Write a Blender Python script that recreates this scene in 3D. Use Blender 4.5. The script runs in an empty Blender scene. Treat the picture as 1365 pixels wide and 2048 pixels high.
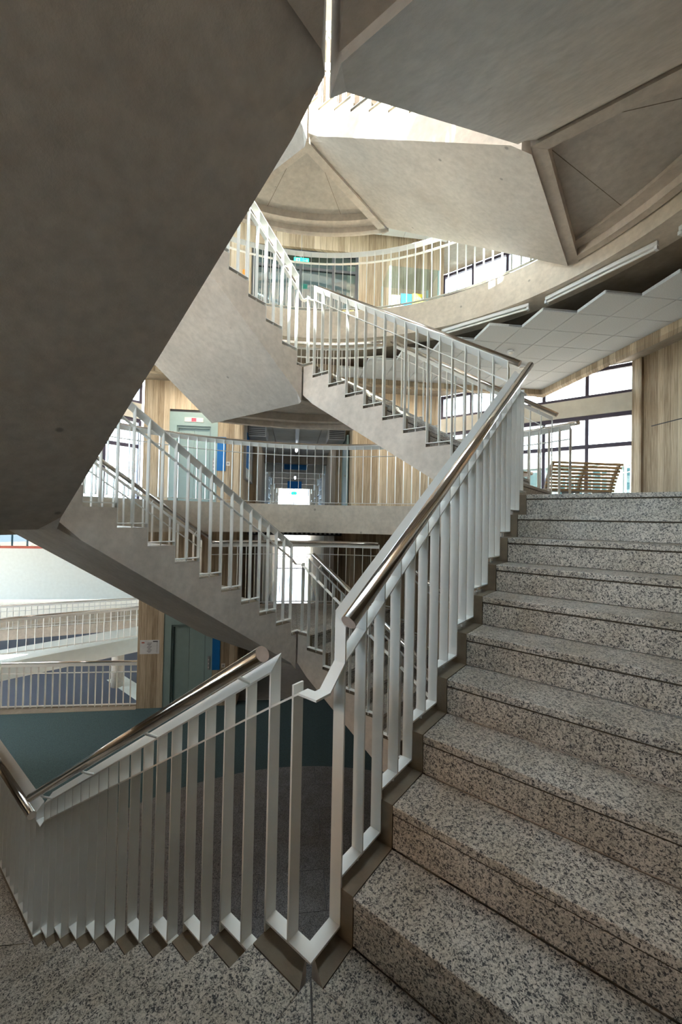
import bpy, bmesh, math, random
from mathutils import Matrix, Vector
random.seed(7)
PI = math.pi
C = bpy.context.scene.collection
scene = bpy.context.scene

# ------------------------------------------------------------------ camera
cd = bpy.data.cameras.new('camera'); cam = bpy.data.objects.new('camera', cd); C.objects.link(cam)
PITCH, ROLL, YAW = 0.0154813636, 0.0197942471, 0.906932715      # yaw from +Y towards +X
cy, sy, cp, sp = math.cos(YAW), math.sin(YAW), math.cos(PITCH), math.sin(PITCH)
F = Vector((sy*cp, cy*cp, sp)); R0 = Vector((cy, -sy, 0)); U0 = Vector((-sy*sp, -cy*sp, cp))
R_ = R0*math.cos(ROLL)+U0*math.sin(ROLL); U_ = -R0*math.sin(ROLL)+U0*math.cos(ROLL)
m = Matrix((R_, U_, -F)).transposed().to_4x4(); m.translation = Vector((-1.01076, -0.88034, 1.52125))
cam.matrix_world = m
cd.sensor_fit = 'HORIZONTAL'; cd.sensor_width = 36; cd.lens = 793.055/1365*36; cd.clip_start = .02; cd.clip_end = 400
scene.camera = cam

# ------------------------------------------------------------------ sky, sun, exposure
w = bpy.data.worlds.new('world'); scene.world = w; w.use_nodes = True
wn = w.node_tree.nodes; wl = w.node_tree.links
bg = wn['Background']; bg.inputs['Strength'].default_value = 4.0
tc = wn.new('ShaderNodeTexCoord'); ns = wn.new('ShaderNodeTexNoise'); ns.inputs['Scale'].default_value = 2.2; ns.inputs['Detail'].default_value = 4
cr = wn.new('ShaderNodeValToRGB'); cr.color_ramp.elements[0].position = .38; cr.color_ramp.elements[1].position = .62
cr.color_ramp.elements[0].color = (.66, .83, 1, 1); cr.color_ramp.elements[1].color = (.97, .98, 1, 1)
wl.new(tc.outputs['Generated'], ns.inputs['Vector']); wl.new(ns.outputs['Fac'], cr.inputs['Fac']); wl.new(cr.outputs['Color'], bg.inputs['Color'])
sd = bpy.data.lights.new('sun', 'SUN'); sd.energy = 20.0; sd.angle = math.radians(.6); sd.color = (1, .93, .82)
so = bpy.data.objects.new('sun', sd); C.objects.link(so); so.location = (-6, -3, 25)
so.rotation_euler = Vector((.46, .24, -.92)).to_track_quat('-Z', 'Y').to_euler()
vs = scene.view_settings
vs.view_transform = 'Standard'; vs.look = 'None'; vs.gamma = 1; vs.use_curve_mapping = False; vs.exposure = 1.88
scene.cycles.max_bounces = 10; scene.cycles.diffuse_bounces = 8; scene.cycles.glossy_bounces = 3
scene.cycles.transparent_max_bounces = 16; scene.cycles.caustics_reflective = False; scene.cycles.caustics_refractive = False
scene.cycles.use_denoising = True; scene.cycles.sample_clamp_indirect = 8

# ------------------------------------------------------------------ materials
def newmat(name):
    mt = bpy.data.materials.new(name); mt.use_nodes = True
    nt = mt.node_tree; return mt, nt, nt.nodes, nt.links, nt.nodes['Principled BSDF']
def simple(name, col, rough=.5, metal=0, emit=None, es=0, bump=0, bscale=200, var=.06, vscale=6):
    mt, nt, N, L, p = newmat(name)
    p.inputs['Roughness'].default_value = rough; p.inputs['Metallic'].default_value = metal
    tc = N.new('ShaderNodeTexCoord'); n = N.new('ShaderNodeTexNoise'); n.inputs['Scale'].default_value = vscale; n.inputs['Detail'].default_value = 3
    L.new(tc.outputs['Object'], n.inputs['Vector'])
    r = N.new('ShaderNodeValToRGB'); a = [c*(1-var) for c in col]; b = [min(1, c*(1+var)) for c in col]
    r.color_ramp.elements[0].color = (*a, 1); r.color_ramp.elements[1].color = (*b, 1)
    r.color_ramp.elements[0].position = .3; r.color_ramp.elements[1].position = .7
    L.new(n.outputs['Fac'], r.inputs['Fac']); L.new(r.outputs['Color'], p.inputs['Base Color'])
    if bump:
        n2 = N.new('ShaderNodeTexNoise'); n2.inputs['Scale'].default_value = bscale; L.new(tc.outputs['Object'], n2.inputs['Vector'])
        bn = N.new('ShaderNodeBump'); bn.inputs['Strength'].default_value = bump; bn.inputs['Distance'].default_value = .004
        L.new(n2.outputs['Fac'], bn.inputs['Height']); L.new(bn.outputs['Normal'], p.inputs['Normal'])
    if emit: p.inputs['Emission Color'].default_value = (*emit, 1); p.inputs['Emission Strength'].default_value = es
    return mt
def concrete(name, c1, c2, stain=(.28, .22, .16), stretch=(1, 1, 1)):
    mt, nt, N, L, p = newmat(name); p.inputs['Roughness'].default_value = .62
    tc = N.new('ShaderNodeTexCoord'); mp = N.new('ShaderNodeMapping'); mp.inputs['Scale'].default_value = stretch
    L.new(tc.outputs['Object'], mp.inputs['Vector'])
    def noise(s, d, rgh=.6):
        n = N.new('ShaderNodeTexNoise'); n.inputs['Scale'].default_value = s; n.inputs['Detail'].default_value = d; n.inputs['Roughness'].default_value = rgh
        L.new(mp.outputs['Vector'], n.inputs['Vector']); return n
    n1 = noise(1.3, 8, .65); n2 = noise(14, 6); n3 = noise(.9, 3); n4 = noise(120, 2)
    r = N.new('ShaderNodeValToRGB'); r.color_ramp.elements[0].color = (*c1, 1); r.color_ramp.elements[1].color = (*c2, 1)
    r.color_ramp.elements[0].position = .33; r.color_ramp.elements[1].position = .66
    L.new(n1.outputs['Fac'], r.inputs['Fac'])
    r2 = N.new('ShaderNodeValToRGB'); r2.color_ramp.elements[0].color = (.86, .86, .86, 1); r2.color_ramp.elements[1].color = (1.05, 1.05, 1.05, 1)
    r2.color_ramp.elements[0].position = .3; r2.color_ramp.elements[1].position = .65
    L.new(n2.outputs['Fac'], r2.inputs['Fac'])
    mx = N.new('ShaderNodeMix'); mx.data_type = 'RGBA'; mx.blend_type = 'MULTIPLY'; mx.inputs['Factor'].default_value = 1
    L.new(r.outputs['Color'], mx.inputs[6]); L.new(r2.outputs['Color'], mx.inputs[7])
    # fine ring-shaped stains and blow holes
    r3 = N.new('ShaderNodeValToRGB'); e = r3.color_ramp.elements; e[0].position = .62; e[0].color = (0, 0, 0, 1); e[1].position = .74; e[1].color = (.5, .5, .5, 1)
    L.new(n3.outputs['Fac'], r3.inputs['Fac'])
    mx2 = N.new('ShaderNodeMix'); mx2.data_type = 'RGBA'; L.new(r3.outputs['Color'], mx2.inputs['Factor'])
    L.new(mx.outputs[2], mx2.inputs[6]); mx2.inputs[7].default_value = (*stain, 1)
    v = N.new('ShaderNodeTexVoronoi'); v.inputs['Scale'].default_value = 2.3; L.new(mp.outputs['Vector'], v.inputs['Vector'])
    r4 = N.new('ShaderNodeValToRGB'); r4.color_ramp.elements[0].position = .035; r4.color_ramp.elements[0].color = (.55, .55, .55, 1); r4.color_ramp.elements[1].position = .06; r4.color_ramp.elements[1].color = (1, 1, 1, 1)
    L.new(v.outputs['Distance'], r4.inputs['Fac'])
    mx3 = N.new('ShaderNodeMix'); mx3.data_type = 'RGBA'; mx3.blend_type = 'MULTIPLY'; mx3.inputs['Factor'].default_value = 1
    L.new(mx2.outputs[2], mx3.inputs[6]); L.new(r4.outputs['Color'], mx3.inputs[7])
    L.new(mx3.outputs[2], p.inputs['Base Color'])
    ad = N.new('ShaderNodeMath'); ad.operation = 'ADD'; L.new(n2.outputs['Fac'], ad.inputs[0]); L.new(n4.outputs['Fac'], ad.inputs[1])
    bn = N.new('ShaderNodeBump'); bn.inputs['Strength'].default_value = .25; bn.inputs['Distance'].default_value = .004
    L.new(ad.outputs[0], bn.inputs['Height']); L.new(bn.outputs['Normal'], p.inputs['Normal'])
    return mt
def boarded(name, c1, c2, c3, width=.14):
    mt, nt, N, L, p = newmat(name); p.inputs['Roughness'].default_value = .8
    tc = N.new('ShaderNodeTexCoord'); sx = N.new('ShaderNodeSeparateXYZ'); L.new(tc.outputs['Object'], sx.inputs[0])
    def M(op, a, b=None):
        n = N.new('ShaderNodeMath'); n.operation = op
        for i, q in enumerate((a, b)):
            if q is None: continue
            if isinstance(q, (int, float)): n.inputs[i].default_value = q
            else: L.new(q, n.inputs[i])
        return n.outputs[0]
    u = M('DIVIDE', M('ADD', sx.outputs['X'], sx.outputs['Y']), width)
    fl = M('FLOOR', u); fr = M('FRACT', u)
    wn_ = N.new('ShaderNodeTexWhiteNoise'); wn_.noise_dimensions = '1D'; L.new(fl, wn_.inputs['W'])
    # grain stretched vertically
    cb = N.new('ShaderNodeCombineXYZ'); L.new(M('MULTIPLY', u, 3.2), cb.inputs[0]); L.new(M('MULTIPLY', sx.outputs['Z'], .9), cb.inputs[1]); L.new(M('MULTIPLY', wn_.outputs['Value'], 40), cb.inputs[2])
    g = N.new('ShaderNodeTexNoise'); g.inputs['Scale'].default_value = 2.0; g.inputs['Detail'].default_value = 7; g.inputs['Roughness'].default_value = .65; L.new(cb.outputs[0], g.inputs['Vector'])
    r = N.new('ShaderNodeValToRGB'); e = r.color_ramp.elements; e[0].position = .3; e[0].color = (*c1, 1); e[1].position = .7; e[1].color = (*c3, 1)
    k = e.new(.5); k.color = (*c2, 1)
    mixv = M('ADD', M('MULTIPLY', g.outputs['Fac'], .72), M('MULTIPLY', wn_.outputs['Value'], .28)); L.new(mixv, r.inputs['Fac'])
    edge = M('MINIMUM', fr, M('SUBTRACT', 1, fr)); jt = M('GREATER_THAN', edge, .03)
    jm = M('ADD', M('MULTIPLY', jt, .35), .65)
    mx = N.new('ShaderNodeMix'); mx.data_type = 'RGBA'; mx.blend_type = 'MULTIPLY'; mx.inputs['Factor'].default_value = 1
    L.new(r.outputs['Color'], mx.inputs[6]); L.new(jm, mx.inputs[7]); L.new(mx.outputs[2], p.inputs['Base Color'])
    bn = N.new('ShaderNodeBump'); bn.inputs['Strength'].default_value = .5; bn.inputs['Distance'].default_value = .006
    L.new(M('ADD', M('MULTIPLY', jt, .6), g.outputs['Fac']), bn.inputs['Height']); L.new(bn.outputs['Normal'], p.inputs['Normal'])
    return mt
def granite(name, light, dark, mid, rough=.42, cell=230, lo=.2):
    mt, nt, N, L, p = newmat(name); p.inputs['Roughness'].default_value = rough
    tc = N.new('ShaderNodeTexCoord')
    oi = N.new('ShaderNodeObjectInfo'); ad = N.new('ShaderNodeVectorMath'); ad.operation = 'ADD'; mu = N.new('ShaderNodeMath'); mu.operation = 'MULTIPLY'; mu.inputs[1].default_value = 20
    L.new(oi.outputs['Random'], mu.inputs[0]); L.new(tc.outputs['Object'], ad.inputs[0]); L.new(mu.outputs[0], ad.inputs[1])
    nz = N.new('ShaderNodeTexNoise'); nz.inputs['Scale'].default_value = 90; nz.inputs['Detail'].default_value = 1; L.new(ad.outputs[0], nz.inputs['Vector'])
    sc_ = N.new('ShaderNodeVectorMath'); sc_.operation = 'MULTIPLY_ADD'; sc_.inputs[1].default_value = (.012, .012, .012); L.new(nz.outputs['Color'], sc_.inputs[0]); L.new(ad.outputs[0], sc_.inputs[2])
    v = N.new('ShaderNodeTexVoronoi'); v.inputs['Scale'].default_value = cell; L.new(sc_.outputs[0], v.inputs['Vector'])
    sp_ = N.new('ShaderNodeSeparateColor'); L.new(v.outputs['Color'], sp_.inputs[0])
    v2 = N.new('ShaderNodeTexVoronoi'); v2.inputs['Scale'].default_value = cell*.45; L.new(sc_.outputs[0], v2.inputs['Vector'])
    sp2 = N.new('ShaderNodeSeparateColor'); L.new(v2.outputs['Color'], sp2.inputs[0])
    mixf = N.new('ShaderNodeMath'); mixf.operation = 'MULTIPLY_ADD'; mixf.inputs[1].default_value = .55; L.new(sp_.outputs[0], mixf.inputs[0])
    m2 = N.new('ShaderNodeMath'); m2.operation = 'MULTIPLY'; m2.inputs[1].default_value = .45; L.new(sp2.outputs[0], m2.inputs[0]); L.new(m2.outputs[0], mixf.inputs[2])
    r = N.new('ShaderNodeValToRGB'); r.color_ramp.interpolation = 'LINEAR'; e = r.color_ramp.elements
    e[0].position = lo; e[0].color = (*dark, 1); e[1].position = .8; e[1].color = (*light, 1)
    q = e.new(lo+.10); q.color = (*mid, 1); q = e.new(lo+.26); q.color = tuple((a_+b_)/2 for a_, b_ in zip(mid, light))+(1,)
    L.new(mixf.outputs[0], r.inputs['Fac'])
    c = N.new('ShaderNodeTexNoise'); c.inputs['Scale'].default_value = 4; c.inputs['Detail'].default_value = 5; L.new(ad.outputs[0], c.inputs['Vector'])
    r3 = N.new('ShaderNodeValToRGB'); r3.color_ramp.elements[0].position = .35; r3.color_ramp.elements[0].color = (.80, .77, .72, 1); r3.color_ramp.elements[1].position = .6; r3.color_ramp.elements[1].color = (1, 1, 1, 1)
    L.new(c.outputs['Fac'], r3.inputs['Fac'])
    mx2 = N.new('ShaderNodeMix'); mx2.data_type = 'RGBA'; mx2.blend_type = 'MULTIPLY'; mx2.inputs['Factor'].default_value = 1
    L.new(r.outputs['Color'], mx2.inputs[6]); L.new(r3.outputs['Color'], mx2.inputs[7]); L.new(mx2.outputs[2], p.inputs['Base Color'])
    return mt
def glassmat(name, tint=(.9, .96, .97), refl=.12):
    mt, nt, N, L, p = newmat(name); N.remove(p)
    o = N['Material Output']; t = N.new('ShaderNodeBsdfTransparent'); t.inputs[0].default_value = (*tint, 1)
    g = N.new('ShaderNodeBsdfGlossy'); g.inputs['Roughness'].default_value = .02
    fr = N.new('ShaderNodeLayerWeight'); fr.inputs[0].default_value = .5
    pw = N.new('ShaderNodeMath'); pw.operation = 'POWER'; pw.inputs[1].default_value = 4; L.new(fr.outputs['Facing'], pw.inputs[0])
    ml = N.new('ShaderNodeMath'); ml.operation = 'MULTIPLY_ADD'; ml.inputs[1].default_value = .5; ml.inputs[2].default_value = refl*.3; L.new(pw.outputs[0], ml.inputs[0])
    x = N.new('ShaderNodeMixShader'); L.new(ml.outputs[0], x.inputs[0]); L.new(t.outputs[0], x.inputs[1]); L.new(g.outputs[0], x.inputs[2]); L.new(x.outputs[0], o.inputs[0])
    return mt
M_conc = concrete('smooth_concrete', (.53, .475, .42), (.67, .605, .54), (.44, .37, .29))
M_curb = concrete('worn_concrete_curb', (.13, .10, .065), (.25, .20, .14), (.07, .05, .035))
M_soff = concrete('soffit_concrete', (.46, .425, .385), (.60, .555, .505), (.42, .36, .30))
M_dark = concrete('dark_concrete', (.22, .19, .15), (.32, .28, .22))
M_ring = concrete('ring_concrete', (.54, .48, .40), (.70, .63, .53), (.44, .36, .27))
M_board = boarded('board_marked_concrete', (.27, .20, .13), (.49, .40, .28), (.68, .59, .45))
M_gran = granite('speckled_granite', (.64, .60, .54), (.03, .03, .035), (.25, .235, .21), cell=280, lo=.26)
M_granfl = granite('dark_granite', (.30, .30, .31), (.02, .02, .025), (.12, .12, .125), cell=280, lo=.28)
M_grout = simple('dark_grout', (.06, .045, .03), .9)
M_white = simple('white_painted_steel', (.76, .77, .75), .35, var=.03)
M_chrome = simple('polished_steel', (.72, .68, .64), .13, 1, var=.05)
M_cap = simple('brushed_steel_cap', (.60, .50, .45), .5, .6, var=.1, vscale=30)
M_tile = simple('ceiling_tile', (.66, .70, .72), .9, bump=.8, bscale=260, var=.10, vscale=90)
M_carpet = simple('teal_carpet', (.045, .085, .092), .95, bump=.6, bscale=400, var=.5, vscale=120)
M_carpet2 = simple('blue_carpet', (.085, .105, .15), .9, bump=.4, bscale=400, var=.3, vscale=60)
M_navy = simple('navy_carpet', (.045, .06, .085), .95, bump=.5, bscale=400, var=.3, vscale=120)
M_lift = simple('grey_green_lacquer', (.30, .42, .42), .4, var=.04)
M_frame = simple('purple_brown_frame', (.075, .06, .10), .45)
M_black = simple('black_metal', (.03, .03, .035), .5)
M_dgrey = simple('dark_grey_door', (.075, .085, .095), .4)
M_grey = simple('mid_grey_metal', (.33, .34, .35), .4)
M_blue = simple('blue_banner', (.0, .16, .50), .6)
M_red = simple('red_display', (.7, .02, .03), .4, emit=(1, .02, .03), es=1.5)
M_plate = simple('pale_plate', (.75, .72, .68), .5)
M_wood = simple('oak_slat', (.55, .38, .20), .55, var=.25, vscale=20)
M_cream = simple('cream_wall', (.78, .76, .68), .8)
M_whitew = simple('white_wall', (.72, .80, .80), .8, var=.03)
M_green = simple('green_sign', (.0, .42, .22), .5, emit=(.02, .75, .4), es=.6)
M_tube = simple('lit_tube', (.9, .9, .95), .5, emit=(.85, .9, 1), es=9)
M_liftfill = simple('lift_fill_glow', (.9, .88, .8), .5, emit=(1, .86, .68), es=14)
M_warmfill = simple('warm_fill_glow', (.9, .85, .75), .5, emit=(1, .70, .52), es=25)
M_hallfill = simple('hall_fill_glow', (.9, .9, .88), .5, emit=(1, .90, .80), es=7)
M_lampw = simple('lamp_housing', (.72, .74, .75), .4)
M_yellow = simple('yellow_paper', (.85, .62, .06), .8)
M_orange = simple('orange_plastic', (.85, .32, .04), .6)
M_red2 = simple('warm_red', (.45, .10, .07), .7)
M_outg = simple('outdoor_paving', (.66, .50, .40), .9, var=.15, vscale=.3)
M_facade = simple('grey_green_facade', (.10, .145, .145), .8)
M_leaf = simple('leaf_green', (.10, .25, .06), .8, var=.5, vscale=5)
M_glass = glassmat('clear_glass'); M_dglass = glassmat('dim_glass', (.03, .075, .085), .3); M_tglass = glassmat('teal_glass', (.55, .75, .78), .3)
M_sglass = glassmat('smoked_glass', (.30, .34, .38), .3)
M_paper = simple('printed_paper', (.72, .74, .76), .7); M_ink = simple('dark_ink', (.10, .11, .13), .7)

# ------------------------------------------------------------------ helpers
def obj(name, bm, mat, parent=None, mw=None, smooth=False, label=None):
    bmesh.ops.recalc_face_normals(bm, faces=bm.faces)
    me = bpy.data.meshes.new(name); bm.to_mesh(me); bm.free()
    if smooth:
        for f_ in me.polygons: f_.use_smooth = True
    if mat: me.materials.append(mat)
    return inst(name, me, parent, mw, label)
def inst(name, me, parent=None, mw=None, label=None):
    o = bpy.data.objects.new(name, me); C.objects.link(o)
    if parent: o.parent = parent
    if mw is not None: o.matrix_local = mw
    if label: o['label'] = label
    return o
def tag(o, label, cat, group=None, kind=None):
    if label: o['label'] = label
    if cat: o['category'] = cat
    if group: o['group'] = group
    if kind: o['kind'] = kind
    return o
def thing(name, label, cat, mw=None, group=None):
    o = bpy.data.objects.new(name, None); C.objects.link(o); o.empty_display_size = .1
    if mw is not None: o.matrix_local = mw
    return tag(o, label, cat, group)
def empty_struct(name, mw=None):
    o = bpy.data.objects.new(name, None); C.objects.link(o)
    if mw is not None: o.matrix_local = mw
    o['kind'] = 'structure'; return o
def hexa(bm, pts):           # 8 points: bottom ring 0-3, top ring 4-7
    v = [bm.verts.new(p) for p in pts]
    for q in ((0, 1, 2, 3), (4, 5, 6, 7), (0, 1, 5, 4), (1, 2, 6, 5), (2, 3, 7, 6), (3, 0, 4, 7)):
        bm.faces.new([v[i] for i in q])
    return v
def box(bm, x0, x1, y0, y1, z0, z1):
    return hexa(bm, [(x0, y0, z0), (x1, y0, z0), (x1, y1, z0), (x0, y1, z0), (x0, y0, z1), (x1, y0, z1), (x1, y1, z1), (x0, y1, z1)])
def BX(*a):
    bm = bmesh.new(); box(bm, *a); return bm
def BXS(lst):
    bm = bmesh.new()
    for a in lst: box(bm, *a)
    return bm
def bevel(bm, w_=.004, seg=1):
    bmesh.ops.recalc_face_normals(bm, faces=bm.faces)
    bmesh.ops.bevel(bm, geom=bm.edges[:], offset=w_, segments=seg, affect='EDGES', profile=.5, clamp_overlap=True); return bm
def prism(poly, z0, z1):
    bm = bmesh.new(); a = [bm.verts.new((p[0], p[1], z0)) for p in poly]; b = [bm.verts.new((p[0], p[1], z1)) for p in poly]
    n = len(poly); bm.faces.new(a); bm.faces.new(b)
    for i in range(n): bm.faces.new((a[i], a[(i+1) % n], b[(i+1) % n], b[i]))
    return bm
def tube(bm, path, r, seg=16, cap=True):
    P = [Vector(p) for p in path]; rings = []
    for i, p in enumerate(P):
        t = (P[min(i+1, len(P)-1)]-P[max(i-1, 0)]).normalized()
        up = Vector((0, 0, 1)) if abs(t.z) < .95 else Vector((1, 0, 0))
        a = t.cross(up).normalized(); b = a.cross(t).normalized()
        rings.append([bm.verts.new(p+a*r*math.cos(2*PI*k/seg)+b*r*math.sin(2*PI*k/seg)) for k in range(seg)])
    for i in range(len(rings)-1):
        for k in range(seg):
            bm.faces.new((rings[i][k], rings[i][(k+1) % seg], rings[i+1][(k+1) % seg], rings[i+1][k]))
    if cap: bm.faces.new(rings[0]); bm.faces.new(rings[-1])
def shade_tube(o):
    for f_ in o.data.polygons: f_.use_smooth = len(f_.vertices) == 4
    return o
def strip(bm, secs):         # loft of 4-point cross sections
    vs_ = [[bm.verts.new(p) for p in s] for s in secs]
    for i in range(len(vs_)-1):
        for k in range(4): bm.faces.new((vs_[i][k], vs_[i][(k+1) % 4], vs_[i+1][(k+1) % 4], vs_[i+1][k]))
    bm.faces.new(vs_[0]); bm.faces.new(vs_[-1])
CEN = Vector((1.4, 1.4, 0)); RING = 3.80
AB = Matrix.Translation(CEN) @ Matrix.Rotation(PI/4, 4, 'Z')       # local x = a (away), local y = -b (b = to the right)
def abox(a0, a1, b0, b1, z0, z1): return BX(a0, a1, -b1, -b0, z0, z1)
def clip_poly(poly, clip):   # Sutherland-Hodgman, clip is convex CCW
    out = poly
    for i in range(len(clip)):
        A_, B_ = clip[i], clip[(i+1) % len(clip)]; inp = out; out = []
        def side(p): return (B_[0]-A_[0])*(p[1]-A_[1])-(B_[1]-A_[1])*(p[0]-A_[0])
        for j in range(len(inp)):
            p, q = inp[j-1], inp[j]; sp_, sq = side(p), side(q)
            if (sp_ >= 0) != (sq >= 0):
                t = sp_/(sp_-sq); out.append((p[0]+(q[0]-p[0])*t, p[1]+(q[1]-p[1])*t))
            if sq >= 0: out.append(q)
        if not out: return []
    return out

# ------------------------------------------------------------------ stair geometry
r, t, S0, S = .175, .268, .16, 2.8
HP, TOPH, W = .0385, 1.17, 2.05
s_ = [S0+k*t for k in range(10)]
CORN = {'A': (0, 0, 0), 'B': (2.8, 0, PI/2), 'C': (2.8, 2.8, PI), 'D': (0, 2.8, 1.5*PI)}
def frame(side, z):
    x, y, a = CORN[side]; return Matrix.Translation((x, y, z)) @ Matrix.Rotation(a, 4, 'Z')
CURB = .053
def body_mesh(dl, dh):
    bm = bmesh.new()
    def soff(s): return -dl+(1.75-dh+dl)*(s-.05)/2.70
    def col(sa, sb, y0, y1, ztop, mitre=False):
        def X(s, y):
            if not mitre or y < .04: return s
            return min(max(s, .064), 2.736)
        if sb-sa < 1e-6: return
        pts = []
        for zf in (0, 1):
            for (s, y) in ((sa, y0), (sb, y0), (sb, y1), (sa, y1)):
                pts.append((X(s, y), y, (ztop if zf else soff(s))))
        hexa(bm, pts)
    seg = [(0, s_[0], 0)]+[(s_[k], s_[k+1], (k+1)*r) for k in range(9)]+[(s_[9], S, 10*r)]
    for i, (a, b, z) in enumerate(seg):
        col(a, b, -CURB, .05, z, True)                        # void side curb
        col(a, b, -W, -W+.05, z)                              # outer curb
    for i, (a, b, z) in enumerate(seg):
        a2 = a+(.03 if i else 0); b2 = b+(.03 if i < 10 else 0)
        col(a2, b2, -W+.05, -CURB, z-.036)
    return bm
def flight_meshes():
    D = {}
    tr = bevel(BX(-.003, t-.001, -W+.052, -CURB-.002, -.035, 0), .003); D['tread'] = tr
    D['riser'] = bevel(BX(.002, .028, -W+.052, -CURB-.002, -r+.001, -.044), .002)
    D['first'] = bevel(BX(.001, S0-.001, -W+.052, -CURB-.002, -.035, 0), .002)
    D['last'] = bevel(BX(-.003, S-s_[9]-.001, -W+.052, -CURB-.002, -.035, 0), .003)
    out = {}
    for k, bm in D.items():
        bmesh.ops.recalc_face_normals(bm, faces=bm.faces)
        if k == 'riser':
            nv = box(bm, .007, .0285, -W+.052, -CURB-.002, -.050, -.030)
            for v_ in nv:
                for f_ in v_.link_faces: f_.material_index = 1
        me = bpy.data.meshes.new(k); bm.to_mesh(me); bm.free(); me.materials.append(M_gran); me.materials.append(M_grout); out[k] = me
    for k, (dl, dh) in {'mid': (.42, .33), 'side': (.33, .40)}.items():
        bm = body_mesh(dl, dh); bmesh.ops.recalc_face_normals(bm, faces=bm.faces)
        me = bpy.data.meshes.new('concrete_body'); bm.to_mesh(me); bm.free(); me.materials.append(M_conc); me.materials.append(M_soff); me.materials.append(M_curb)
        for p_ in me.polygons:
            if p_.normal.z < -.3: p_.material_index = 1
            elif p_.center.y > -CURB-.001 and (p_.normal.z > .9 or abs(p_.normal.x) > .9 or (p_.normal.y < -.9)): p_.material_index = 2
        out[k] = me
    return out
FM = flight_meshes()
def flight(side, z, label, group='concrete stair flights around the square void'):
    T = thing('stair_flight', label, 'stairs', frame(side, z), group)
    inst('concrete_body', FM['mid' if side in 'AC' else 'side'], T)
    for k in range(10):
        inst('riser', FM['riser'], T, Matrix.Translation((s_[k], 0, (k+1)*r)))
        if k < 9: inst('tread', FM['tread'], T, Matrix.Translation((s_[k], 0, (k+1)*r)))
    inst('landing_strip', FM['first'], T, Matrix.Translation((0, 0, 0)))
    inst('landing_strip', FM['last'], T, Matrix.Translation((s_[9], 0, 10*r)))
    return T

# --- balustrade along a flight; f maps inward offset (0..0.05 away from the walker) to local y
TH = .008
def bal_meshes(f, inner=True, th0=TOPH, sl=r/t):
    def zt(s): return th0+sl*(s-S0)
    dm0, dm9 = th0-TOPH, zt(s_[9])-(TOPH+9*r)
    D = {}
    ya, yb = f(0), f(.05)
    def bar(z0, ztop_near, ztop_far, name):
        bm = bmesh.new(); h = TH/2
        hexa(bm, [(-h, ya, z0), (h, ya, z0), (h, yb, z0), (-h, yb, z0), (-h, ya, ztop_near), (h, ya, ztop_near), (h, yb, ztop_far), (-h, yb, ztop_far)]); D[name] = bm
    L1 = TOPH-HP
    bar(0, L1-.057, L1, 'long'); bar(0, L1-.5*r-.057, L1-.5*r, 'short'); bar(0, .9+.03-HP, .9+.03-HP, 'low')
    D['plate'] = BX(0, t, min(ya, yb), max(ya, yb), -TH/2, TH/2)
    D['plate0'] = BX(.05 if inner else 0, S0, min(ya, yb), max(ya, yb), -TH/2, TH/2)
    D['plate9'] = BX(s_[9], S, min(ya, yb), max(ya, yb), -TH/2, TH/2)
    bm = bmesh.new(); a, b = s_[0]-.004, s_[9]+.004
    strip(bm, [[(s, ya, zt(s)-.057), (s, yb, zt(s)), (s, yb, zt(s)+TH), (s, ya, zt(s)-.057+TH)] for s in (a, b)]); D['top'] = bm
    bm = bmesh.new()
    pts = [(s_[0], .99+dm0), (s_[9], .815+10*r+dm9)]
    if inner: pts = [(.05, .905), (.075, .905)]+pts+[(2.715, .905+10*r), (2.80, .905+10*r)]
    strip(bm, [[(s, ya, z-TH/2), (s, yb, z-TH/2), (s, yb, z+TH/2), (s, ya, z+TH/2)] for s, z in pts]); D['mid'] = bm
    out = {}
    for k, bm in D.items():
        bmesh.ops.recalc_face_normals(bm, faces=bm.faces); me = bpy.data.meshes.new(k); bm.to_mesh(me); bm.free(); me.materials.append(M_white); out[k] = me
    bm = bmesh.new(); yt = f(-.065); TR = .0285
    a, b = .085, 2.60
    p0, p1 = Vector((a, yt, zt(a)+.045)), Vector((b, yt, zt(b)+.022)); tube(bm, [p0, p1], TR, 20)
    bmesh.ops.recalc_face_normals(bm, faces=bm.faces); me = bpy.data.meshes.new('handrail'); bm.to_mesh(me); bm.free(); me.materials.append(M_chrome); me.materials.append(M_cap)
    for p_ in me.polygons:
        if len(p_.vertices) == 4: p_.use_smooth = True
        else: p_.material_index = 1
    out['rail'] = me
    bm = bmesh.new()
    tube(bm, [(0, f(.006), -.045), (0, f(-.05), -.005), (0, f(-.063), .012)], .007, 8)
    bmesh.ops.recalc_face_normals(bm, faces=bm.faces); me = bpy.data.meshes.new('rail_bracket'); bm.to_mesh(me); bm.free(); me.materials.append(M_white); out['br'] = me; out['zt'] = zt
    bm = bmesh.new()
    tube(bm, [(0, f(.025), 0), (0, f(.025), HP)], .006, 8)
    bmesh.ops.recalc_face_normals(bm, faces=bm.faces); me = bpy.data.meshes.new('fixing_pin'); bm.to_mesh(me); bm.free(); me.materials.append(M_white); out['pin'] = me
    return out
BIN = bal_meshes(lambda q: q); BOUT = bal_meshes(lambda q: -W+.05-q, False)
BA = bal_meshes(lambda q: q, True, 1.17, .680); BB = bal_meshes(lambda q: q, True, 1.235, .636)
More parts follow.
